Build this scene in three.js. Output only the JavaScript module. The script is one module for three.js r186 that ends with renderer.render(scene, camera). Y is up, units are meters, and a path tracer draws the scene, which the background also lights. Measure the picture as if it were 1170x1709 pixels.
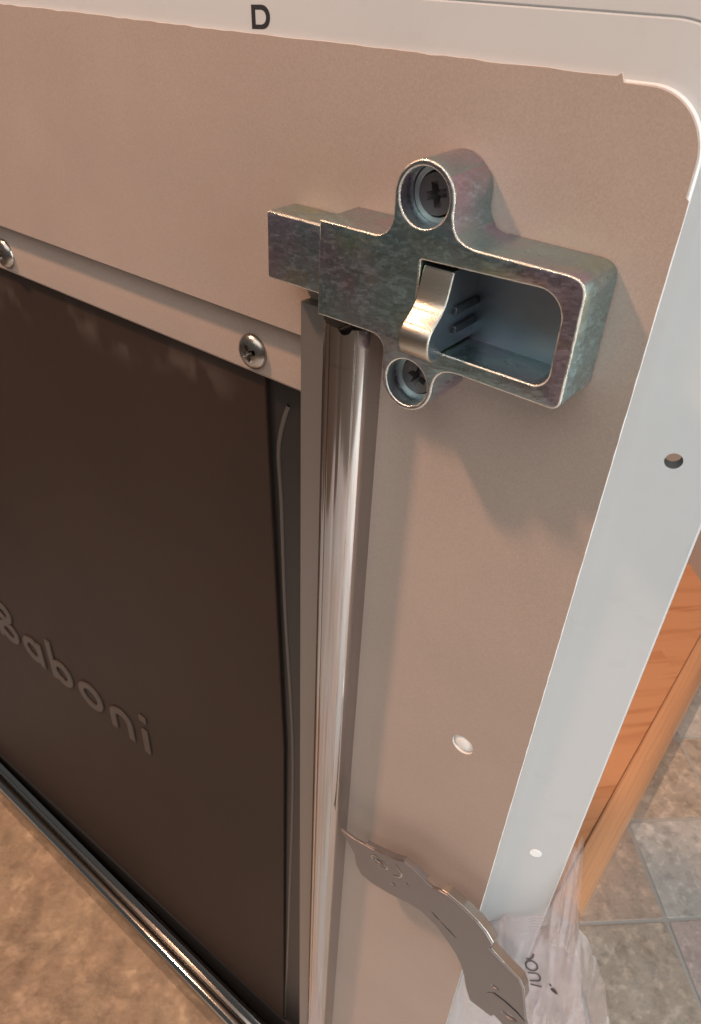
import * as THREE from 'three';
import { mergeGeometries, mergeVertices, toCreasedNormals } from 'three/addons/utils/BufferGeometryUtils.js';
import { RoundedBoxGeometry } from 'three/addons/geometries/RoundedBoxGeometry.js';
import { RectAreaLightUniformsLib } from 'three/addons/lights/RectAreaLightUniformsLib.js';
import { Brush, Evaluator, SUBTRACTION } from 'three-bvh-csg';

// ------------------------------------------------------------------ camera, light, exposure
// Shapes below are drawn in drawing units; one unit is S metres.
const S = 0.00136364;
const scene = new THREE.Scene();
const camera = new THREE.PerspectiveCamera(68.7, 701 / 1024, 0.005, 60);
camera.position.set(0, 0, 110 * S);
camera.up.set(-0.38895690, 0.80828222, -0.44203211);
camera.lookAt(-0.47460028, -0.58704965, 110 * S - 0.65584090);
camera.userData.fStop = 48; camera.focus = 0.2;

const renderer = new THREE.WebGLRenderer({ antialias: true });
renderer.toneMapping = THREE.LinearToneMapping;
renderer.toneMappingExposure = 1;
renderer.shadowMap.enabled = true;
RectAreaLightUniformsLib.init();

scene.background = new THREE.Color().setRGB(0.11, 0.11, 0.11);     // even light of the room
function areaLight(name, color, intensity, w, h, pos, at) {
  const l = new THREE.RectAreaLight(new THREE.Color().setRGB(...color), intensity, w, h);
  l.name = name; l.position.set(...pos); l.lookAt(...at); scene.add(l); return l;
}
areaLight('kitchen_window', [0.90, 0.97, 1.0], 8.0, 1.9, 1.1, [0.98, 0.02, -0.5], [0, -0.34, -0.28]);
areaLight('overhead_fill', [1.0, 0.97, 0.92], 2.0, 2.0, 1.4, [0.25, 1.35, 1.05], [0, -0.2, 0]);  // added soft fill light overhead, no real source behind it
areaLight('ceiling_lamp', [1.0, 0.58, 0.37], 620, 0.09, 0.09, [-0.85, 0.93, 0.47], [-0.06, -0.06, 0]);

// ------------------------------------------------------------------ helpers
let seed = 7;
const rnd = () => { seed = (seed + 0x6d2b79f5) | 0; let t = Math.imul(seed ^ (seed >>> 15), 1 | seed); t = (t + Math.imul(t ^ (t >>> 7), 61 | t)) ^ t; return ((t ^ (t >>> 14)) >>> 0) / 4294967296; };
const hash = (x, y, s) => { let h = (x * 374761393 + y * 668265263 + s * 974634777) | 0; h = Math.imul(h ^ (h >>> 13), 1274126177); return ((h ^ (h >>> 16)) >>> 0) / 4294967296; };
const sm = (t) => t * t * (3 - 2 * t), mix = (a, b, t) => a + (b - a) * t, clamp = (x, a = 0, b = 1) => Math.min(b, Math.max(a, x));
const step = (a, b, x) => sm(clamp((x - a) / (b - a)));
function noise(x, y, s, per = 0) {                                   // value noise, periodic when per > 0
  const ix = Math.floor(x), iy = Math.floor(y), fx = sm(x - ix), fy = sm(y - iy), w = (v) => per ? ((v % per) + per) % per : v;
  return mix(mix(hash(w(ix), w(iy), s), hash(w(ix + 1), w(iy), s), fx), mix(hash(w(ix), w(iy + 1), s), hash(w(ix + 1), w(iy + 1), s), fx), fy);
}
function fbm(x, y, s, oct = 4, per = 0) { let a = 0, k = 0.5, n = 0; for (let i = 0; i < oct; i++) { a += k * noise(x, y, s + i * 17, per); n += k; x *= 2; y *= 2; per *= 2; k *= 0.55; } return a / n; }
function tex(n, f, srgb = false, ch = 1) {                           // f(u, v) in 0..1 -> grey or [r, g, b]
  const d = new Uint8Array(n * n * 4);
  for (let j = 0; j < n; j++) for (let i = 0; i < n; i++) {
    const c = f(i / n, j / n), o = (j * n + i) * 4;
    for (let k = 0; k < 3; k++) d[o + k] = clamp(c.length ? c[k] : c) * 255;
    d[o + 3] = 255;
  }
  const t = new THREE.DataTexture(d, n, n, THREE.RGBAFormat);
  t.wrapS = t.wrapT = THREE.RepeatWrapping; t.magFilter = THREE.LinearFilter; t.minFilter = THREE.LinearMipmapLinearFilter; t.generateMipmaps = true;
  if (srgb) t.colorSpace = THREE.SRGBColorSpace;
  t.needsUpdate = true; return t;
}
const size = (t, mm) => { t.repeat.set(100 / mm, 100 / mm); return t; };   // uv runs in hundreds of drawing units
const lin = (r, g, b) => new THREE.Color().setRGB(r, g, b);

function boxUV(g) {                                                   // uv from the side a face looks to
  const p = g.attributes.position, n = g.attributes.normal, uv = new Float32Array(p.count * 2);
  for (let i = 0; i < p.count; i++) {
    const ax = Math.abs(n.getX(i)), ay = Math.abs(n.getY(i)), az = Math.abs(n.getZ(i)), x = p.getX(i), y = p.getY(i), z = p.getZ(i);
    const [u, v] = az >= ax && az >= ay ? [x, y] : ay >= ax ? [x, z] : [z, y];
    uv[2 * i] = u / 100; uv[2 * i + 1] = v / 100;
  }
  g.setAttribute('uv', new THREE.BufferAttribute(uv, 2)); return g;
}
function done(g, keepUV) { if (g.userData.done) return g; if (!keepUV) boxUV(g); g.scale(S, S, S); g.userData.done = true; return g; }
const taken = {};
const numbered = (n) => { const k = taken[n] = (taken[n] ?? -1) + 1; return k ? n + '_' + String(k).padStart(3, '0') : n; };
function mesh(name, g, m, parent, keepUV) {
  const o = new THREE.Mesh(done(g, keepUV), m); o.name = name; o.castShadow = o.receiveShadow = true;
  (parent ?? scene).add(o); if (!parent) o.name = numbered(name); return o;
}
function thing(name, label, category, group) {
  const o = new THREE.Group(); o.name = numbered(name); o.userData = { label, category }; if (group) o.userData.group = group; scene.add(o); return o;
}
const V2 = (a) => a.map(([x, y]) => new THREE.Vector2(x, y));
// closed path with rounded corners, points [x, y, radius]
function roundPath(P, Kind = THREE.Shape) {
  const s = new Kind(), n = P.length;
  for (let i = 0; i < n; i++) {
    const a = P[(i + n - 1) % n], b = P[i], c = P[(i + 1) % n], r = b[2] ?? 0;
    const la = Math.hypot(a[0] - b[0], a[1] - b[1]), lc = Math.hypot(c[0] - b[0], c[1] - b[1]);
    const ka = Math.min(r, la * 0.5) / la, kc = Math.min(r, lc * 0.5) / lc;
    const p = [b[0] + (a[0] - b[0]) * ka, b[1] + (a[1] - b[1]) * ka], q = [b[0] + (c[0] - b[0]) * kc, b[1] + (c[1] - b[1]) * kc];
    if (i) s.lineTo(...p); else s.moveTo(...p);
    if (r) { const k = 0.5523; s.bezierCurveTo(p[0] + (b[0] - p[0]) * k, p[1] + (b[1] - p[1]) * k, q[0] + (b[0] - q[0]) * k, q[1] + (b[1] - q[1]) * k, q[0], q[1]); }
  }
  s.closePath(); return s;
}
const circle = (x, y, r, Kind = THREE.Path) => { const c = new Kind(); c.absarc(x, y, r, 0, Math.PI * 2, false); return c; };
// solid between two depths, edges rounded by b inside the outline
function slab(shape, z0, z1, b = 0, seg = 3, curve = 14) {
  const g = new THREE.ExtrudeGeometry(shape, { depth: z1 - z0 - 2 * b, bevelEnabled: b > 0, bevelSize: b, bevelThickness: b, bevelOffset: -b, bevelSegments: seg, curveSegments: curve });
  g.translate(0, 0, z0 + b); return g;
}
const smooth = (g, deg = 40) => { for (const k of ['uv', 'normal']) g.deleteAttribute(k); return toCreasedNormals(mergeVertices(g.index ? g.toNonIndexed() : g, 1e-3), deg * Math.PI / 180); };
// second material for the rounded rim near the top z of a slab
function rim(g, z) {
  const n = g.index ? g.toNonIndexed() : g, P = n.attributes.position.array, N = n.attributes.normal.array, sets = [[], []];
  for (let t = 0; t < P.length; t += 9) { const c = (P[t + 2] + P[t + 5] + P[t + 8]) / 3, f = (N[t + 2] + N[t + 5] + N[t + 8]) / 3; sets[c > z && f < 0.985 ? 1 : 0].push(t); }
  const out = (A) => new Float32Array(sets.flatMap((l) => l.flatMap((t) => Array.from(A.slice(t, t + 9)))));
  const o = new THREE.BufferGeometry(); o.setAttribute('position', new THREE.BufferAttribute(out(P), 3)); o.setAttribute('normal', new THREE.BufferAttribute(out(N), 3));
  o.addGroup(0, sets[0].length * 3, 0); o.addGroup(sets[0].length * 3, sets[1].length * 3, 1); return o;
}
// profile of [a, b] swept straight along x (axis 'x': a = z, b = y) or along y (axis 'y': a = x, b = z)
function sweep(P, from, to, axis) {
  const s = new THREE.Shape(V2(P)), g = new THREE.ExtrudeGeometry(s, { depth: to - from, bevelEnabled: false, steps: axis === 'x' ? 24 : 1 });
  const p = g.attributes.position;
  for (let i = 0; i < p.count; i++) { const a = p.getX(i), b = p.getY(i), t = from + p.getZ(i); if (axis === 'x') p.setXYZ(i, t, b, a); else p.setXYZ(i, a, t, b); }
  if (axis === 'x' || axis === 'y') { const ix = g.index; if (!ix) { for (const at of Object.values(g.attributes)) for (let i = 0; i < at.count; i += 3) for (let k = 0; k < at.itemSize; k++) { const A = at.array, q = A[i * at.itemSize + k]; A[i * at.itemSize + k] = A[(i + 1) * at.itemSize + k]; A[(i + 1) * at.itemSize + k] = q; } } }
  return smooth(g, 35);
}
const csg = new Evaluator(); csg.attributes = ['position', 'normal'];
const brush = (g) => { const h = g.index ? g.toNonIndexed() : g.clone(); for (const k of Object.keys(h.attributes)) if (k !== 'position' && k !== 'normal') h.deleteAttribute(k); h.clearGroups(); const b = new Brush(h); b.updateMatrixWorld(); return b; };
function cut(g, ...tools) { let b = brush(g); for (const t of tools) b = csg.evaluate(b, brush(t), SUBTRACTION); b.geometry.clearGroups(); return b.geometry; }

// ------------------------------------------------------------------ materials
const speck = tex(512, (u, v) => 0.5 + 0.5 * (fbm(u * 128, v * 128, 3, 2, 128) - 0.5));
const orange = size(speck.clone(), 30);
const M = {};
M.panel = new THREE.MeshPhysicalMaterial({ color: lin(1, 1, 1), roughness: 0.46, bumpMap: orange, bumpScale: 0.00003,
  map: size(tex(512, (u, v) => { const k = 0.97 + 0.05 * fbm(u * 5, v * 5, 21, 5, 5) + 0.07 * (hash(u * 512 | 0, v * 512 | 0, 4) - 0.5); return [0.700 * k, 0.626 * k, 0.580 * k]; }, true), 90) });
M.panelEdge = new THREE.MeshPhysicalMaterial({ color: lin(0.82, 0.78, 0.75), roughness: 0.35 });
M.filmEdge = new THREE.MeshPhysicalMaterial({ color: lin(0.66, 0.55, 0.49), roughness: 0.4 });  // lighter pinkish tone paints the highlight along the film edge
M.white = new THREE.MeshPhysicalMaterial({ color: lin(0.565, 0.57, 0.57), roughness: 0.38, bumpMap: orange, bumpScale: 0.00002,
  map: size(tex(512, (u, v) => { const k = 0.975 + 0.05 * fbm(u * 4, v * 4, 33, 5, 4) - 0.012 * step(0.70, 0.8, fbm(u * 30, v * 30, 37, 3, 30)); return [k, k, k]; }, true), 120) });
M.cap = new THREE.MeshPhysicalMaterial({ color: lin(0.92, 0.92, 0.91), roughness: 0.35 });
M.ink = new THREE.MeshStandardMaterial({ color: lin(0.012, 0.014, 0.018), roughness: 0.6 });
M.dark = new THREE.MeshStandardMaterial({ color: lin(0.01, 0.009, 0.009), roughness: 0.7 });
// zinc casting: bluish, mottled, with faint purple and yellow passivation, fine casting marks
const fleck = (u, v, k) => fbm(u * 30 + 8 * v, v * 80 - 14 * u, k, 3);      // short slanted casting marks
const zincRough = size(tex(1024, (u, v) => { const s = fbm(u * 10, v * 24, 51, 4, 10), f = fbm(u * 120, v * 120, 52, 2, 120); return 0.25 + 0.13 * s + 0.10 * (f - 0.5) + 0.1 * step(0.45, 0.75, fleck(u, v, 54)); }), 40);
const zincBump = size(tex(1024, (u, v) => { const w = fleck(u, v, 55), f = fbm(u * 100, v * 100, 56, 2, 100); return 0.6 * w + 0.3 * f; }), 40);
const zincMap = size(tex(1024, (u, v) => {
  const a = fbm(u * 4, v * 4, 61, 4, 4), p = step(0.46, 0.72, fbm(u * 3, v * 3, 65, 4, 3)), y = step(0.55, 0.78, fbm(u * 5, v * 5, 68, 4, 5)), m = fleck(u, v, 71), d = 1.36 + 0.1 * a + 0.08 * (m - 0.5) + 0.08 * step(0.68, 0.8, fbm(u * 70, v * 90, 73, 2, 70));
  return [(0.452 + 0.075 * p + 0.05 * y) * d, (0.522 - 0.03 * p + 0.015 * y) * d, (0.53 + 0.005 * p - 0.045 * y) * d];
}, true), 60);
M.zinc = new THREE.MeshPhysicalMaterial({ color: lin(1, 1, 1), map: zincMap, metalness: 1, roughness: 1, roughnessMap: zincRough, bumpMap: zincBump, bumpScale: 0.00005 });
M.slider = new THREE.MeshPhysicalMaterial({ color: lin(0.33, 0.37, 0.42), metalness: 1, roughness: 0.3, bumpMap: size(speck.clone(), 10), bumpScale: 0.00005 });
M.ridge = new THREE.MeshPhysicalMaterial({ color: lin(0.05, 0.056, 0.066), metalness: 0.6, roughness: 0.45 });
M.tab = new THREE.MeshPhysicalMaterial({ color: lin(0.54, 0.50, 0.43), metalness: 1, roughness: 0.32, bumpMap: size(speck.clone(), 14), bumpScale: 0.00005 });
M.zincEdge = new THREE.MeshPhysicalMaterial({ color: lin(0.74, 0.71, 0.64), metalness: 1, roughness: 1, roughnessMap: size(tex(256, (u, v) => 0.18 + 0.5 * step(0.4, 0.7, fbm(u * 10, v * 10, 77, 4, 10))), 40), bumpMap: size(speck.clone(), 8), bumpScale: 0.00008 });  // brighter zinc for the bevels, rim highlights put into the colour
M.steel = new THREE.MeshPhysicalMaterial({ color: lin(0.42, 0.38, 0.34), metalness: 1, roughness: 0.26, bumpMap: size(speck.clone(), 12), bumpScale: 0.00002 });
M.screwGrey = new THREE.MeshPhysicalMaterial({ color: lin(0.22, 0.205, 0.21), metalness: 0.8, roughness: 0.42 });
M.washer = new THREE.MeshPhysicalMaterial({ color: lin(0.62, 0.72, 0.70), metalness: 0.7, roughness: 0.4 });
M.chrome = new THREE.MeshPhysicalMaterial({ color: lin(0.44, 0.41, 0.40), metalness: 1, roughness: 0.11, bumpMap: size(tex(256, (u, v) => fbm(u * 6, v * 2, 81, 2, 6)), 60), bumpScale: 0.00008 });
M.brushed = new THREE.MeshPhysicalMaterial({ color: lin(0.25, 0.228, 0.212), metalness: 0.5, roughness: 0.4, bumpMap: size(speck.clone(), 20), bumpScale: 0.00002 });
M.sill = new THREE.MeshPhysicalMaterial({ color: lin(0.42, 0.41, 0.39), metalness: 1, roughness: 0.1 });
M.plate = new THREE.MeshPhysicalMaterial({ color: lin(0.19, 0.165, 0.158), metalness: 0.5, roughness: 0.38, bumpMap: size(speck.clone(), 18), bumpScale: 0.00002 });
M.flap = new THREE.MeshPhysicalMaterial({ color: lin(1, 1, 1), roughness: 0.6, specularIntensity: 0.5, bumpMap: size(speck.clone(), 24), bumpScale: 0.00004,
  map: size(tex(1024, (u, v) => {                                    // 400 units across: dusty scuffs below the clamp strip
    const x = u * 400 - 400, y = v * 400 - 400 + 0, k = 0.92 + 0.2 * fbm(u * 7, v * 7, 91, 5, 7);
    const band = Math.exp(-(((y + 85 - 5 * (fbm(u * 20, 0, 95, 3, 20) - 0.5)) / 4.5) ** 2)), sc = step(0.47, 0.72, fbm(u * 52, v * 30, 97, 3, 52)) * band * 0.7 * step(-116, -128, x);
    return [(0.216 + 0.13 * sc) * k, (0.166 + 0.13 * sc) * k, (0.140 + 0.13 * sc) * k];
  }, true), 400) });
M.flapLetter = new THREE.MeshPhysicalMaterial({ color: lin(0.060, 0.043, 0.034), roughness: 0.45 });
M.flapEdge = new THREE.MeshPhysicalMaterial({ color: lin(0.022, 0.018, 0.017), roughness: 0.42 });
M.rib = new THREE.MeshPhysicalMaterial({ color: lin(0.10, 0.083, 0.073), roughness: 0.3 });
M.grout = new THREE.MeshStandardMaterial({ color: lin(0.52, 0.53, 0.52), roughness: 0.75 });
M.floorFar = new THREE.MeshStandardMaterial({ color: lin(0.17, 0.13, 0.10), roughness: 0.6 });
M.wall = new THREE.MeshStandardMaterial({ color: lin(0.55, 0.53, 0.51), roughness: 0.6 });
const grain = (u, v, s) => { const w = u * 9 + 2.2 * fbm(u * 2, v * 2, s, 3, 2); const r = 0.5 + 0.5 * Math.sin(w * 6.28 + 3 * fbm(u * 8, v, s + 5, 3, 8)); return 0.6 * r + 0.4 * fbm(u * 60, v * 4, s + 9, 3, 60); };
const woodTex = (s, lift = 0) => tex(512, (u, v) => { const g = grain(u, v, s), d = step(0.6, 1, g) + 0.9 * step(0.62, 0.85, fbm(u * 110, v * 5, s + 3, 2, 110)); return [0.92 - 0.06 * d + lift * 0.4, 0.64 - 0.075 * d + lift, 0.43 - 0.07 * d + lift * 1.3]; }, true);
M.woodTop = new THREE.MeshPhysicalMaterial({ color: lin(0.98, 0.96, 0.98), roughness: 0.38, clearcoat: 0.4, clearcoatRoughness: 0.25, map: size(woodTex(101, 0.05), 260) });
M.woodTop.map.rotation = 0.75;
M.woodEdge = new THREE.MeshPhysicalMaterial({ color: lin(1.0, 0.9, 0.84), roughness: 0.36, clearcoat: 1, clearcoatRoughness: 0.12, map: woodTex(131, 0.08) });
M.woodEdge.color.setRGB(1, 1, 1);
M.woodEdge.map.repeat.set(1.6, 0.35);
M.film = new THREE.MeshPhysicalMaterial({ color: lin(0.96, 0.935, 0.955), roughness: 0.28, transmission: 0.86, thickness: 0, ior: 1.5, side: THREE.DoubleSide });
M.print = new THREE.MeshStandardMaterial({ color: lin(0.10, 0.085, 0.085), roughness: 0.7, side: THREE.DoubleSide });

// ------------------------------------------------------------------ the setting: floor, wall
const FLOOR = -462;
const far = mesh('floor', new THREE.PlaneGeometry(4400, 4400).rotateX(-Math.PI / 2).translate(0, FLOOR - 2.4, 0), M.floorFar);
far.userData.kind = 'structure';
{
  const ang = Math.atan2(0.665, 0.747), T = 65.5, u0 = 156, n0 = -127;      // grid lines along u = (.747, -.665), n = (.665, .747) in (x, z)
  const at = (u, n) => [u * 0.747 + n * 0.665, -u * 0.665 + n * 0.747];
  const stone = (a, b, c, s) => tex(512, (u, v) => {
    const f = fbm(u * 5, v * 5, s, 5, 5), w = fbm(u * 9 + f * 3, v * 9, s + 40, 4, 9), fine = fbm(u * 60, v * 60, s + 90, 3, 60), vein = Math.exp(-(((w - 0.5) / 0.022) ** 2)), hi = step(0.45, 0.9, fbm(u * 14 + f * 2, v * 14, s + 70, 3, 14)), lo = step(0.45, 0.85, fbm(u * 11, v * 11 + f * 2, s + 80, 4, 11));
    return a.map((q, k) => mix(q, b[k], step(0.2, 0.8, f)) * (1 - 0.06 * vein - 0.13 * lo) + c[k] * hi * 0.12 + 0.05 * (fine - 0.5));
  }, true);
  const stoneBump = size(tex(512, (u, v) => { const f = fbm(u * 6, v * 6, 203, 5, 6); return 0.7 * f + 0.3 * Math.abs(fbm(u * 12, v * 12, 207, 4, 12) - 0.5) * 2; }), 90);
  const kinds = [
    [[0.77, 0.715, 0.66], [0.83, 0.755, 0.70], [1, 0.9, 0.8]], [[0.78, 0.795, 0.79], [0.84, 0.845, 0.835], [1, 1, 1]],
    [[0.74, 0.695, 0.64], [0.80, 0.765, 0.72], [1, 0.95, 0.85]], [[0.80, 0.76, 0.755], [0.83, 0.78, 0.77], [1, 0.95, 0.95]],
    [[0.63, 0.52, 0.41], [0.565, 0.455, 0.36], [1, 0.85, 0.7]]].map((k, i) => new THREE.MeshPhysicalMaterial({ roughness: 0.5, map: size(stone(...k, 211 + i * 13), i === 4 ? 110 : 62), bumpMap: stoneBump, bumpScale: 0.0012 }));
  mesh('grout_bed', boxUV(new THREE.PlaneGeometry(18 * T, 18 * T).rotateX(-Math.PI / 2)), M.grout, far).position.set(at(u0 - 2 * T, n0 + 0.5 * T)[0] * S, (FLOOR - 0.7) * S, at(u0 - 2 * T, n0 + 0.5 * T)[1] * S); far.children[0].rotation.y = ang;
  const makeTile = (w, m) => { const g = slab(roundPath([[-w, -w, 2.2], [w, -w, 2.2], [w, w, 2.2], [-w, w, 2.2]]), 0, 1.2, 0.5, 2, 3); g.rotateX(-Math.PI / 2); return g; };
  const variants = [0, 1, 2, 3].map((k) => { const g = boxUV(makeTile(T / 2 - 1.1)); const uv = g.attributes.uv; for (let i = 0; i < uv.count; i++) uv.setXY(i, uv.getX(i) + k * 0.37, uv.getY(i) + k * 0.23); return done(g, true); });
  const place = (g, m, u, n, turn = 0) => { const [x, z] = at(u, n), t = mesh('tile', g, m, far); t.position.set(x * S, (FLOOR - 1.2) * S, z * S); t.rotation.y = ang + turn; return t; };
  for (let i = -8; i <= 4; i++) for (let j = -8; j <= 9; j++) {
    if (i >= -7 && i < -4 && j >= -2 && j < 1) continue;                   // the wide slab lies here
    const r = hash(i, j, 9);
    let k = r < 0.35 ? 0 : r < 0.55 ? 1 : r < 0.8 ? 2 : 3;
    if (i === -1 && j === -1) k = 0; if (i === 0 && j === -1) k = 1; if (i === -1 && j === 0) k = 2; if (i === 0 && j === 0) k = 3; if (i === -1 && j === -2) k = 1; if (i === 0 && j === -2) k = 2; if (i === -1 && j === -3) k = 1; if (i === 0 && j === -3) k = 0;
    place(variants[(hash(i, j, 5) * 4) | 0], kinds[k], u0 + (i + 0.5) * T, n0 + (j + 0.5) * T, ((hash(i, j, 6) * 4) | 0) * Math.PI / 2);
  }
  place(makeTile(T * 1.5 - 1.1), kinds[4], u0 - 5.5 * T, n0 - 0.5 * T);
  // pale wall beyond the wooden board
  const w = mesh('wall', new THREE.BoxGeometry(900, 1100, 40), M.wall);
  w.userData.kind = 'structure';
  w.rotation.y = Math.atan2(-0.747, 0.665); w.position.set((-57 + 0.747 * 20 + 0.665 * 180) * S, (FLOOR + 550) * S, (-520 - 0.665 * 20 + 0.747 * 180) * S);
}

// ------------------------------------------------------------------ wooden board with its rounded edge moulding
{
  const b = thing('wooden_board', 'varnished orange wooden board with rounded edge lying on stone tiles behind the pet door', 'wooden board');
  mesh('board_top', new THREE.BoxGeometry(150, 21, 366).translate(-101.5, -451, -345), M.woodTop, b);
  const P = [[-26, 0]]; const R = 15.5;
  for (let i = 0; i <= 14; i++) { const a = Math.PI / 2 * (1 - i / 14); P.push([-25 + R * Math.cos(a), -R + R * Math.sin(a) + 0.8]); }
  P.push([-9.5, -22], [-26, -22]);
  const g = new THREE.ExtrudeGeometry(new THREE.Shape(V2(P)), { depth: 370, bevelEnabled: false });
  g.translate(0, -440, -530);
  const sg = smooth(g, 40); boxUV(sg); { const p = sg.attributes.position, uv = sg.attributes.uv; for (let i = 0; i < p.count; i++) { uv.setXY(i, Math.atan2(p.getY(i) + 456, p.getX(i) + 26) * 0.35, p.getZ(i) / 100); } }
  const e = mesh('edge_moulding', sg, M.woodEdge, b, true); e.userData.label = 'lighter rounded edge moulding';
}

// ------------------------------------------------------------------ the pet door
const door = thing('pet_door', 'metal pet door standing upright with dark flap, chrome trim and zinc slide latch', 'pet door');
door.userData.kind = 'thing';
const XL = -462, XR = -27.6;
{
  // white outer frame, sloping back all round the front panel; d is the distance outside the panel's outline
  const path = [];
  { const R = 8.5, cx = XR - R, cy = -10.1 - R, lx = XL + R;
    for (let i = 0; i <= 60; i++) path.push([XL, mix(FLOOR, cy, i / 60), -1, 0]);
    for (let i = 1; i <= 14; i++) { const a = Math.PI - Math.PI / 2 * i / 14; path.push([lx + R * Math.cos(a), cy + R * Math.sin(a), Math.cos(a), Math.sin(a)]); }
    for (let i = 1; i <= 60; i++) path.push([mix(lx, cx, i / 60), -10.1, 0, 1]);
    for (let i = 1; i <= 24; i++) { const a = Math.PI / 2 * (1 - i / 24); path.push([cx + R * Math.cos(a), cy + R * Math.sin(a), Math.cos(a), Math.sin(a)]); }
    for (let i = 1; i <= 300; i++) path.push([XR, mix(cy, FLOOR, i / 300), 1, 0]);
  }
  const slope = (d, ny = 0) => -1.2 - mix(0.36, 0.13, Math.abs(ny)) * Math.max(0, d - 0.2);
  const ring = ([x, y, nx, ny]) => {
    const w = nx > 0.99 ? mix(15.4, 18.6, step(-71.2, -69.6, y)) : 18.6, top = ny > 0.2 ? step(0.2, 0.6, ny) : 0, P = [];
    for (const d of [-5, 0.2, 2, 4, 6.2, 6.75, 7.0, 7.25, 7.8, 10, 13]) P.push([d, slope(d, ny) - (Math.abs(d - 7) < 0.3 ? (d === 7 ? 0.24 : 0) : 0) * top]);
    P.push([w - 0.5, slope(w - 0.5, ny)], [w - 0.2, slope(w - 0.3, ny) - 0.02], [w, slope(w, ny) - 0.25], [w, slope(w, ny) - 1.3], [w - 0.4, slope(w, ny) - 1.6], [-5, slope(0) - 1.7]);
    return P.map(([d, z]) => [x + nx * d, y + ny * d, z]);
  };
  const rings = path.map(ring), m = rings[0].length, pos = rings.flat(2), ix = [];
  for (let i = 0; i + 1 < rings.length; i++) for (let k = 0; k < m; k++) { const a = i * m + k, b = i * m + (k + 1) % m; ix.push(a, b, a + m, b, b + m, a + m); }
  for (let k = 1; k + 1 < m; k++) { ix.push(0, k + 1, k); const e = (rings.length - 1) * m; ix.push(e, e + k, e + k + 1); }
  let fg = new THREE.BufferGeometry(); fg.setAttribute('position', new THREE.Float32BufferAttribute(pos, 3)); fg.setIndex(ix); fg.computeVertexNormals();
  const drill = (x, y, r) => new THREE.CylinderGeometry(r, r, 14, 24).rotateX(Math.PI / 2).rotateY(0.35).translate(x, y, -4.2);
  fg = toCreasedNormals(cut(fg, drill(-19.3, -61.6, 1.42), drill(-19.2, -177.8, 1.2)), 0.5);
  mesh('outer_frame', fg, M.white, door);
  mesh('hole_bright_disc', new THREE.CylinderGeometry(1.5, 1.5, 0.6, 24).rotateX(Math.PI / 2).rotateY(0.35).translate(-19.35, -177.8, -4.3), M.cap, door).userData.label = 'small white disc standing in for the brightness seen through the lower hole';  // white disc painted for the brightness showing through the hole
  // front panel
  const panel = roundPath([[XL, FLOOR], [-404, FLOOR], [-404, -61.1], [-86, -61.1], [-86, FLOOR], [XR, FLOOR], [XR, -10.1, 8.5], [XL, -10.1, 8.5]]);
  panel.holes.push(circle(-42.4, -149.7, 2.75));
  mesh('front_panel', slab(panel, -1.18, 0, 0.25, 3, 20), [M.panel, M.panelEdge], door);
  // protective film with torn edges
  const F = [];
  for (let x = -420; x <= -40.4; x += 2.4) F.push([x, -9.75 + 0.22 * (hash(x * 10 | 0, 1, 3) - 0.5)]);
  F.push([-40.2, -9.25], [-39.7, -10.35], [-36.1, -10.4]);
  for (let i = 1; i <= 12; i++) { const a = Math.PI / 2 * (1 - i / 12); F.push([-36.1 + 8.2 * Math.cos(a), -18.6 + 8.2 * Math.sin(a)]); }
  F.push([-27.9, -22.4], [-27.45, -22.8]);
  for (let y = -24.5; y > FLOOR; y -= 2.2) F.push([-27.45 + 0.1 * (hash(y * 10 | 0, 2, 3) - 0.5), y]);
  F.push([-27.3, FLOOR + 0.5], [-84, FLOOR + 0.5], [-84, -61.0], [-420, -61.0]);
  const film = new THREE.Shape(V2(F)); film.holes.push(circle(-42.4, -149.7, 2.8));
  mesh('protective_film', slab(film, 0.003, 0.16, 0.06, 2), [M.panel, M.filmEdge], door);
  const dot = new THREE.SphereGeometry(2.66, 28, 14).scale(1, 1, 0.32).translate(-42.4, -149.7, -0.7);
  mesh('hole_white_disc', dot, M.cap, door).userData.label = 'round white disc standing in for the white frame seen through a hole in the right stile';  // added disc in place of the white frame showing through the hole
  // clamp strip over the flap's upper edge
  const strip = sweep([[-8, -76.2], [-3.7, -76.2], [-3.1, -75.5], [-2.9, -70], [-3.1, -66], [-3.9, -62], [-4.4, -58], [-8, -58]].reverse(), -405, -80, 'x');
  mesh('clamp_strip', strip, M.panel, door);
  // letter D
  const D = new THREE.Shape(V2([[0, 0], [0, 2.9], [1.7, 2.9]])); D.bezierCurveTo(3.0, 2.9, 3.45, 2.1, 3.45, 1.45); D.bezierCurveTo(3.45, 0.7, 3.0, 0, 1.9, 0); D.closePath();
  const d = new THREE.Path(V2([[0.75, 0.55], [0.75, 2.3], [1.6, 2.3]])); d.bezierCurveTo(2.35, 2.3, 2.7, 1.9, 2.7, 1.4); d.bezierCurveTo(2.7, 0.95, 2.35, 0.55, 1.7, 0.55); d.closePath(); D.holes.push(d);
  const dg = new THREE.ShapeGeometry(D, 10); dg.scale(1.25, 1.2, 1); dg.rotateZ(0.06); dg.applyMatrix4(new THREE.Matrix4().makeShear(0, 0, -0.1, 0, 0, 0)); dg.translate(-107.2, -9.3, 0); { const p = dg.attributes.position; for (let i = 0; i < p.count; i++) p.setZ(i, slope(p.getY(i) + 10.1, 1) + 0.03); dg.computeVertexNormals(); };
  mesh('printed_letter', dg, M.ink, door).userData.label = 'black printed letter D';
}
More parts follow.
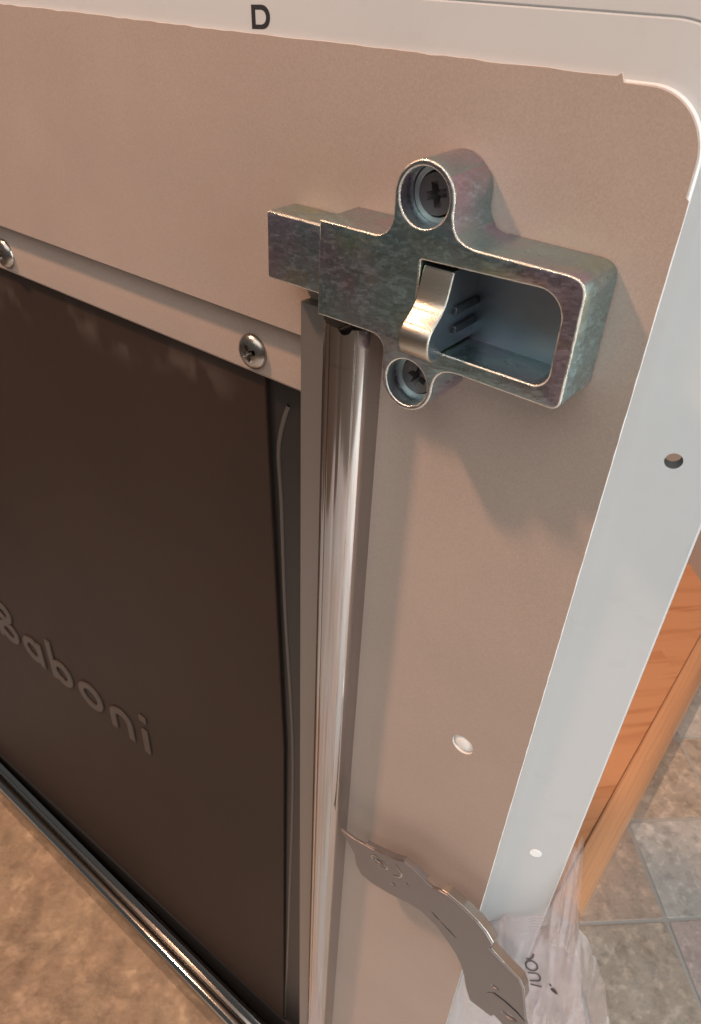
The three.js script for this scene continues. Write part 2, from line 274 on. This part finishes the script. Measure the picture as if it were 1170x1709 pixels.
// dark flap
{
  const body = slab(roundPath([[-404, -437, 3], [-107.6, -437, 3], [-106.2, -300], [-105.2, -211], [-107.6, -140], [-109.2, -98], [-110.2, -62], [-404, -62]]), -9, -5, 0.5, 3);
  const flap = mesh('flap', body, M.flap, door);
  mesh('flap_edge', slab(roundPath([[-112, -436], [-80, -436], [-80, -62], [-112, -62]]), -9.4, -6.4, 0.3), M.flapEdge, door).userData.label = 'darker smooth edge strip of the flap';
  const C = new THREE.CatmullRomCurve3([[-104.9, -83], [-106.9, -89], [-108.2, -96], [-107.5, -110], [-106.6, -145], [-103.6, -210], [-105.4, -310], [-109, -436]].map(([x, y]) => new THREE.Vector3(x + 1.2, y, -6.75)));
  mesh('sealing_rib', new THREE.TubeGeometry(C, 90, 0.75, 14), M.rib, door);
  mesh('gap_backing', new THREE.BoxGeometry(330, 30, 3).translate(-245, -449, -11), M.dark, door);  // black backing added to darken the gap under the flap
  mesh('gap_shade_strip', slab(roundPath([[-404, FLOOR + 1], [-84, FLOOR + 1], [-84, -434], [-404, -445]]), -8.8, -4.8, 0.4), M.dark, door).userData.label = 'black strip standing in for the shaded gap below the flap';  // shade of the gap under the flap, painted as a black strip
  // raised lettering
  const Z = -5.02, H = 0.9, w = 4.0, parts = [];
  const bar = (x0, y0, x1, y1) => parts.push(slab(roundPath([[x0, y0, 0.6], [x1, y0, 0.6], [x1, y1, 0.6], [x0, y1, 0.6]]), Z, Z + H, 0.42, 4));
  const ring = (x, y, a, b) => { const s = new THREE.Shape(); s.absellipse(x, y, a, b, 0, Math.PI * 2, false); const h = new THREE.Path(); h.absellipse(x, y, a - w, b - w, 0, Math.PI * 2, false); s.holes.push(h); parts.push(slab(s, Z, Z + H - 0.02, 0.42, 4, 24)); };
  const letter = (f) => { parts.length = 0; f(); return mesh('raised_letter', mergeGeometries(parts.map((g) => g.index ? g.toNonIndexed() : g)), M.flapLetter, flap); };
  letter(() => { bar(-298, -282, -294, -257); ring(-288, -275.0, 8.2, 7.0); ring(-289, -262.6, 7.2, 6.4); });
  letter(() => { ring(-267.8, -273.8, 7.9, 8); bar(-263.2, -282, -259.2, -266); });
  letter(() => { bar(-253.4, -282, -249.4, -257); ring(-244.6, -274.4, 8.2, 7.8); });
  letter(() => ring(-223, -274, 8.9, 8.2));
  letter(() => {
    const s = new THREE.Shape(); s.moveTo(-209, -282); s.lineTo(-209, -273); s.bezierCurveTo(-209, -263.5, -193.2, -263.5, -193.2, -273); s.lineTo(-193.2, -282); s.lineTo(-197, -282); s.lineTo(-197, -273.6); s.bezierCurveTo(-197, -268.6, -205, -268.6, -205, -273.6); s.lineTo(-205, -282); s.closePath();
    parts.push(slab(s, Z, Z + H, 0.42, 4, 16));
  });
  letter(() => { bar(-186.6, -282, -182.7, -266.5); bar(-187, -261, -182.4, -257.6); });
}
// trims: glossy channel beside the flap (right, left) and the sill at its foot
{
  const P = [[-92.3, 0.1], [-92.3, 2.7], [-92.0, 3.0], [-85.0, 3.0], [-84.6, 3.2]];     // flat flange, then a round bead; grooves shaped in to mimic dark reflection bands
  for (let i = 0; i <= 44; i++) { const a = 0.95 - 0.95 * i / 44, n = 0.28 * Math.exp(-(((a - 0.60) / 0.022) ** 2)) + 0.2 * Math.exp(-(((a - 0.72) / 0.02) ** 2)) + 0.14 * Math.exp(-(((a - 0.43) / 0.02) ** 2)); P.push([-79.3 + (5.3 - n) * Math.cos(a * Math.PI), 3.4 + (5.1 - n) * Math.sin(a * Math.PI)]); }
  P.push([-74.0, 0.1]);
  const trim = () => sweep(P, FLOOR, -52.5, 'y');
  let g = cut(trim(), new THREE.CylinderGeometry(1.25, 1.25, 12, 20).rotateX(Math.PI / 2).translate(-77.4, -52.3, 7));
  { const p = g.attributes.position; for (let i = 0; i < p.count; i++) p.setX(i, p.getX(i) + Math.max(0, -51 - p.getY(i)) * 0.006 * clamp((-74 - p.getX(i)) / 18)); }
  g = toCreasedNormals(g, 0.6);
  { // the flat flange is brushed, the bead polished
    const n = g.index ? g.toNonIndexed() : g, P = n.attributes.position.array, N = n.attributes.normal.array, A = [[], []];
    for (let q = 0; q < P.length; q += 9) A[(P[q] + P[q + 3] + P[q + 6]) / 3 > -84.7 + Math.max(0, -51 - (P[q + 1] + P[q + 4] + P[q + 7]) / 3) * 0.0035 ? 0 : 1].push(q);
    const out = (B) => new Float32Array(A.flatMap((l) => l.flatMap((q) => Array.from(B.slice(q, q + 9)))));
    const o = new THREE.BufferGeometry(); o.setAttribute('position', new THREE.BufferAttribute(out(P), 3)); o.setAttribute('normal', new THREE.BufferAttribute(out(N), 3));
    o.addGroup(0, A[0].length * 3, 0); o.addGroup(A[0].length * 3, A[1].length * 3, 1); g = o;
  }
  mesh('side_trim', g, [M.chrome, M.brushed], door).userData.label = 'chrome channel trim on the right stile';
  mesh('side_trim', trim().scale(-1, 1, 1).translate(-489.6, 0, 0).applyMatrix4(new THREE.Matrix4()), M.chrome, door);
  const Q = [[-2, FLOOR], [-2, -443], [-1, -440.6], [0.6, -439.8], [2.2, -440.4], [3.2, -441.8], [4.4, -442.2], [5.4, -441.6], [6.6, -440.6], [8.4, -440.4], [10, -441.2], [11.2, -443], [11.6, -445.5], [11.8, FLOOR]].reverse();
  const s = sweep(Q, -404, -88, 'x');
  { const p = s.attributes.position; for (let i = 0; i < p.count; i++) p.setZ(i, p.getZ(i) - 1.5 + (p.getX(i) + 355) * 0.014); }
  mesh('sill_trim', s, M.sill, door).userData.label = 'ribbed chrome sill under the flap';
}
// screws
function cross(r, w, depth, z) {                                       // tapered Phillips recess as a tool
  const a = [];
  for (const t of [0, Math.PI / 2]) { const g = new THREE.CylinderGeometry(r, r * 0.45, depth, 4, 1); g.rotateY(Math.PI / 4).scale(1.41, 1, 1.41 * w / r).rotateX(Math.PI / 2).rotateZ(t).translate(0, 0, z - depth / 2 + 0.05); a.push(g); }
  return a;
}
{
  const prof = [[0, 2.0], [1.4, 1.95], [2.6, 1.7], [3.5, 1.2], [4.05, 0.55], [4.15, 0.1], [4.15, 0]];
  const dome = new THREE.LatheGeometry(V2(prof.map(([r, h]) => [r, h])).reverse(), 40).rotateX(Math.PI / 2);
  const solid = mergeGeometries([dome.toNonIndexed(), new THREE.CircleGeometry(4.15, 40).rotateX(Math.PI).toNonIndexed()]);
  const head = toCreasedNormals(cut(mergeVertices(solid, 1e-4), ...cross(2.5, 0.62, 1.5, 2.0)), 0.7);
  const one = mesh('screw', head, M.steel, door); one.position.set(-111.1 * S, -70.6 * S, -3.0 * S); one.rotation.z = 0.35;
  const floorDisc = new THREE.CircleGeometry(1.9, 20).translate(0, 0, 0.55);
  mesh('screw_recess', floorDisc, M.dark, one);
  for (const [x, t] of [[-208.6, 0.9], [-282, 0.2], [-379, 0.6]]) { const c = one.clone(); door.add(c); c.position.x = x * S; c.rotation.z = t; }
}
// zinc slide latch
{
  const latch = new THREE.Group(); latch.name = 'slide_latch'; latch.userData.label = 'bluish zinc slide latch with thumb tab'; door.add(latch);
  const s = new THREE.Shape();
  s.moveTo(-81, -49.7); s.lineTo(-81, -33.6); s.lineTo(-69.6, -33.6); s.quadraticCurveTo(-67.0, -33.2, -66.55, -30.6); s.lineTo(-66.55, -26.7);
  s.absarc(-61.35, -26.7, 5.2, Math.PI, 0, true); s.lineTo(-56.15, -28.2); s.bezierCurveTo(-56.1, -30.8, -54.4, -32.1, -51.4, -32.15);
  s.lineTo(-37.4, -32.25); s.bezierCurveTo(-35.2, -32.3, -34.3, -33.2, -34.3, -35.2); s.lineTo(-34.3, -50.2); s.quadraticCurveTo(-34.3, -52.1, -36.2, -52.1);
  s.lineTo(-51.6, -51.9); s.bezierCurveTo(-54.6, -51.9, -56.2, -53.0, -56.4, -56.2);
  s.absarc(-61.4, -56.4, 5.0, 0, -Math.PI, true); s.lineTo(-66.45, -52.6); s.quadraticCurveTo(-66.7, -49.9, -69.4, -49.7); s.closePath();
  s.holes.push(circle(-61.4, -26.75, 4.3), circle(-61.4, -56.45, 4.1));
  s.holes.push(roundPath([[-60.9, -35.6, 0.4], [-60.9, -49.2, 0.4], [-37.0, -49.3, 2.6], [-37.0, -34.9, 4.2]], THREE.Path));
  const hg = smooth(slab(s, 0.22, 11.3, 0.3, 4, 22), 32);
  { const p = hg.attributes.position; for (let i = 0; i < p.count; i++) { const k = clamp((11.3 - p.getZ(i)) / 11.3) * 0.35, dx = p.getX(i) + 57, dy = p.getY(i) + 42; const far = Math.hypot(dx, dy) > 11 ? 1 : 0; p.setX(i, p.getX(i) + far * k * Math.sign(dx) * 0.5); p.setY(i, p.getY(i) + far * k * Math.sign(dy) * 0.5); } }
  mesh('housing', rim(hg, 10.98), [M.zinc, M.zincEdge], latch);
  const bolt = slab(roundPath([[-95.9, -47.6, 0.7], [-72, -47.6], [-72, -35.5], [-95.9, -35.5, 0.5]]), 0.3, 8.0, 0.35, 3);
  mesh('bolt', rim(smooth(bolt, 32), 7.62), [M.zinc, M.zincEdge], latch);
  // thumb tab: profile in (y, z), extruded along x
  const t = new THREE.Shape(); t.moveTo(-36.2, 2.0); t.lineTo(-36.4, 10.6); t.bezierCurveTo(-38.2, 11.2, -39.6, 11.4, -41.4, 12.2); t.bezierCurveTo(-43.6, 13.6, -44.0, 15.9, -46.2, 16.1); t.bezierCurveTo(-48.7, 16.2, -49.9, 15.0, -50.0, 13.2); t.lineTo(-49.8, 11.42); t.lineTo(-48.9, 11.35); t.lineTo(-48.9, 2.0); t.closePath();
  const tg = new THREE.ExtrudeGeometry(t, { depth: 4.8, bevelEnabled: true, bevelSize: 0.35, bevelThickness: 0.35, bevelOffset: -0.35, bevelSegments: 3, curveSegments: 14 });
  { const p = tg.attributes.position; for (let i = 0; i < p.count; i++) { const y = p.getX(i), z = p.getY(i), x = p.getZ(i); p.setXYZ(i, -60.3 + x, y, z); } }
  {
    const g = smooth(tg, 40), n = g.index ? g.toNonIndexed() : g, P = n.attributes.position.array, N = n.attributes.normal.array, A = [[], []];   // right side face darker and bluish, the rest lighter and warmer
    for (let q = 0; q < P.length; q += 9) A[(N[q] + N[q + 3] + N[q + 6]) / 3 > 0.97 ? 0 : 1].push(q);
    const out = (B) => new Float32Array(A.flatMap((l) => l.flatMap((q) => Array.from(B.slice(q, q + 9)))));
    const o = new THREE.BufferGeometry(); o.setAttribute('position', new THREE.BufferAttribute(out(P), 3)); o.setAttribute('normal', new THREE.BufferAttribute(out(N), 3));
    o.addGroup(0, A[0].length * 3, 0); o.addGroup(A[0].length * 3, A[1].length * 3, 1);
    mesh('thumb_tab', o, [M.slider, M.tab], latch);
  };
  mesh('slider_plate', slab(roundPath([[-60.9, -50, 0.5], [-35.5, -50, 0.5], [-35.5, -34.4, 0.5], [-60.9, -34.4, 0.5]]), 0.3, 2.4, 0.2), M.slider, latch);
  for (const [y, a, b] of [[-42.6, 2.5, 9.6], [-45.8, 2.2, 9.2]]) mesh('grip_ridge', new RoundedBoxGeometry(1.2, 1.3, b - a, 2, 0.3).translate(-55.1, y, (a + b) / 2), M.ridge, latch);
  for (const [x, y, turn] of [[-61.4, -26.75, 0.28], [-61.4, -56.45, -0.35]]) {
    const ringS = circle(0, 0, 4.3, THREE.Shape); ringS.holes.push(circle(0, 0, 3.35));
    const seat = mesh('washer', slab(ringS, 6.4, 7.4, 0.15, 2, 24).translate(x, y, 0), M.washer, latch);
    const cyl = new THREE.CylinderGeometry(3.05, 3.25, 2.6, 36).rotateX(Math.PI / 2).translate(0, 0, 6.6);
    const hd = toCreasedNormals(cut(cyl, ...cross(1.9, 0.62, 1.6, 7.9)), 0.6);
    const sc = mesh('screw', hd, M.screwGrey, latch); sc.position.set(x * S, y * S, 0); sc.rotation.z = turn;
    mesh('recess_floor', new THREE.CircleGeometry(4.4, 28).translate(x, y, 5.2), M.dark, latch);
  }
}

// ------------------------------------------------------------------ stamped steel bracket across the lower stile
{
  const b = thing('steel_bracket', 'curved stamped steel bracket arm sticking out across the lower right stile', 'bracket');
  const O = [[-71.0, -206.3], [-67.5, -210.5], [-65.4, -213.3], [-64.9, -216], [-64.3, -218.4], [-62.2, -221.4], [-58, -221.6], [-51.6, -219.9], [-46, -217.4], [-41.3, -216.4], [-36, -218], [-31.9, -221.0], [-28.6, -224.2], [-26.4, -227.6], [-24.6, -232], [-23, -238], [-20.9, -242.8], [-13.9, -242.3], [-13.4, -240.3], [-11.5, -241], [-8.3, -243], [-3, -246], [-3.0, -236], [-5.5, -230], [-9.0, -216.4], [-10.6, -213.6], [-15.8, -211.8], [-20.3, -209.6], [-19.9, -206.6], [-22.5, -203.7], [-25.3, -202.0], [-30, -200.4], [-34.9, -199.7], [-37.4, -200.3], [-39.4, -201.4], [-41.5, -201.0], [-46.1, -199.3], [-49, -199.2], [-52.4, -201.4], [-58.9, -204.2], [-66, -206.0]];
  const sh = new THREE.Shape(V2(O).reverse());
  const hole = (x, y, a, c, r) => { const e = new THREE.Path(); e.absellipse(x, y, a, c, 0, Math.PI * 2, false, r); sh.holes.push(e); };
  hole(-56.6, -207.4, 1.5, 0.8, 0.4); hole(-51.2, -213.6, 0.75, 0.5, 0.5); hole(-46.8, -208.6, 0.8, 0.5, -0.3); hole(-15.6, -225.6, 1.2, 0.55, 0.3); hole(-9.6, -234.6, 2.4, 1.1, 0.3);
  mesh('plate', slab(sh, 7.0, 8.0, 0.22, 2, 8), M.plate, b);
  // turned-back flange in three lengths; brighter metal paints the light on two
  const fl = (P, d) => { const pts = [], n = P.length; const up = P.map(([x, y], i) => { const a = P[Math.max(0, i - 1)], c = P[Math.min(n - 1, i + 1)], l = Math.hypot(c[0] - a[0], c[1] - a[1]); return [x - (c[1] - a[1]) / l * 0.5, y + (c[0] - a[0]) / l * 0.5]; }); return slab(new THREE.Shape(V2([...P, ...up.reverse()])), 7.4 - d, 7.6, 0.15, 2); };
  mesh('flange', fl([[-62, -205.2], [-58.9, -204.4], [-52.4, -201.6], [-49, -199.4], [-46.1, -199.5], [-41.8, -201.0]], 1.4), M.plate, b);
  mesh('flange', fl([[-36.6, -200.0], [-34.9, -199.8], [-30, -200.5], [-25.3, -202.1], [-22.5, -203.8], [-20.2, -206.4]], 2.4), M.steel, b).userData.label = 'turned-back edge in brighter metal for the light on it';
  mesh('flange', fl([[-20.1, -209.8], [-15.8, -212.0], [-12.6, -213.2], [-10.7, -213.8], [-9.2, -216.6], [-8.0, -221]], 2.4), M.steel, b).userData.label = 'turned-back edge in brighter metal for the light on it';
  const mark = (P, w) => { const n = P.length, up = P.map(([x, y], i) => [x + w * 0.4, y + w * (i === 0 || i === n - 1 ? 0.3 : 1)]); mesh('stamped_mark', slab(new THREE.Shape(V2([...P, ...up.reverse()])), 7.9, 8.03), M.dark, b); };
  mark([[-38.2, -212.6], [-36.6, -213.6], [-35.4, -213.9]], 0.5); mark([[-35.0, -214.2], [-32, -215.4], [-29.6, -216.4]], 0.45);
  mark([[-17.2, -231.2], [-15.6, -229.2], [-12, -229.0], [-8.4, -229.7], [-5.6, -230.8]], 0.9);  // slot arch: shade of the recess painted as a dark strip
  // pressed ridge, eyelet and slot lip
  const ridge = (P, r) => { const c = new THREE.CatmullRomCurve3(P.map(([x, y]) => new THREE.Vector3(x, y, 7.75))); return new THREE.TubeGeometry(c, 24, r, 8); };
  const lip = (P, r) => mesh('pressed_ridge', ridge(P, r), M.steel, b);
  lip([[-59.6, -207.6], [-58.0, -206.0], [-55.2, -206.4], [-53.8, -208.2], [-55.8, -209.4], [-58.6, -208.9], [-59.6, -207.6]], 0.42);
  lip([[-51.2, -203.2], [-49.2, -205.4], [-49.4, -207.4], [-51.4, -209.0]], 0.45);
}

// ------------------------------------------------------------------ clear plastic bag round the door's lower corner
{
  const bag = thing('plastic_bag', 'crumpled clear plastic bag with dark print beside the lower door corner', 'plastic bag');
  const wr = (x, y, s) => { const r = (q, k) => 1 - Math.abs(2 * fbm(q, k, s, 2) - 1) * 2.2; const t = x + (y + 200) * 0.16; return 1.7 * r(t * 0.14, y * 0.014) + 0.9 * r(t * 0.33 + 3, y * 0.03) + 0.25 * fbm(x * 0.6, y * 0.5, s + 3, 2); };
  const L = [[-171, -11.9], [-186, -12.2], [-203, -12.4], [-208, -18], [-215, -27.1], [-300, -27.0], [-461, -27]], Rr = [[-171, -11.3], [-186, -7.4], [-199, -3.7], [-212, 0.3], [-222, 5], [-240, 10], [-300, 24], [-461, 46]], R2 = [[-171, -11], [-199, -4], [-208, 0.5], [-222, 8.5], [-240, 15], [-300, 34], [-461, 58]];
  const ip = (T, y) => { for (let i = 1; i < T.length; i++) if (y >= T[i][0]) return mix(T[i - 1][1], T[i][1], (y - T[i - 1][0]) / (T[i][0] - T[i - 1][0])); return T[T.length - 1][1]; };
  const z1 = (x, y) => { const free = step(-13, -4, x), low = step(-192, -224, y); const calm = step(-15, -12.5, x) * step(4, 1, x) * step(-207, -212, y) * step(-243, -236, y), w = wr(x, y, 301) * (1 - 0.85 * calm); return mix(-7.5, mix(-1.6, -5, free), low) + mix(Math.max(0, w) * 0.5, w * 1.5, free) - 14 * step(-230, -461, y) * free; };
  const z2 = (x, y) => -11 + wr(x, y, 333) * 1.6 - 14 * step(-230, -461, y);
  const sheet = (Lf, Rt, f, nu, nv) => {
    const pos = [], ix = [];
    for (let j = 0; j <= nv; j++) { const y = mix(-171, -461, Math.pow(j / nv, 1.35)); for (let i = 0; i <= nu; i++) { const x = mix(ip(Lf, y), ip(Rt, y), i / nu); pos.push(x, y, f(x, y)); } }
    for (let j = 0; j < nv; j++) for (let i = 0; i < nu; i++) { const a = j * (nu + 1) + i, b = a + nu + 1; ix.push(a, b, a + 1, b, b + 1, a + 1); }
    const g = new THREE.BufferGeometry(); g.setAttribute('position', new THREE.Float32BufferAttribute(pos, 3)); g.setIndex(ix); g.computeVertexNormals(); return g;
  };
  mesh('front_sheet', sheet(L, Rr, z1, 90, 260), M.film, bag);
  mesh('back_sheet', sheet([[-171, -11.6], [-203, -11.6], [-461, -11.6]], R2, z2, 70, 200), M.film, bag);
  // print, laid on the front sheet, reading downwards
  const onBag = (shape, px, py, k) => { let g = new THREE.ShapeGeometry(shape, 14); const p = g.attributes.position; for (let i = 0; i < p.count; i++) { const lx = p.getX(i) * k * 1.5, ly = p.getY(i) * k * 0.85, x = px + ly * 0.97 + lx * 0.25, y = py - lx * 0.97 + ly * 0.25; p.setXYZ(i, x, y, z1(x, y) + 0.25); } g.computeVertexNormals(); mesh('printed_letter', g, M.print, bag); };
  const ringSh = (r, w) => { const s = circle(0, 0, r, THREE.Shape); s.holes.push(circle(0, 0, r - w)); return s; };
  onBag(ringSh(2.0, 0.6), -10.1, -223.2, 1);
  const n = new THREE.Shape(); n.moveTo(-1.8, -1.8); n.lineTo(-1.8, 0); n.bezierCurveTo(-1.8, 2.4, 1.8, 2.4, 1.8, 0); n.lineTo(1.8, -1.8); n.lineTo(1.2, -1.8); n.lineTo(1.2, 0); n.bezierCurveTo(1.2, 1.6, -1.2, 1.6, -1.2, 0); n.lineTo(-1.2, -1.8); n.closePath();
  onBag(n, -8.2, -229.2, 1.0);
  onBag(roundPath([[-0.3, -1.9, 0.1], [0.3, -1.9, 0.1], [0.3, 1.6, 0.1], [-0.3, 1.6, 0.1]]), -7.0, -233.6, 1);
  onBag(circle(0, 0, 0.42, THREE.Shape), -3.9, -230.2, 1);
  const e = new THREE.Shape(); e.absellipse(0, 0, 0.7, 1.3, 0, Math.PI * 2, false); onBag(e, -2.4, -231.8, 1);
  const arc = new THREE.Shape(); arc.absarc(0, 0, 2.2, -0.2, 1.5, false); arc.absarc(0, 0, 1.6, 1.5, -0.2, true); arc.closePath(); onBag(arc, -12.4, -217.6, 1);
}

renderer.render(scene, camera);
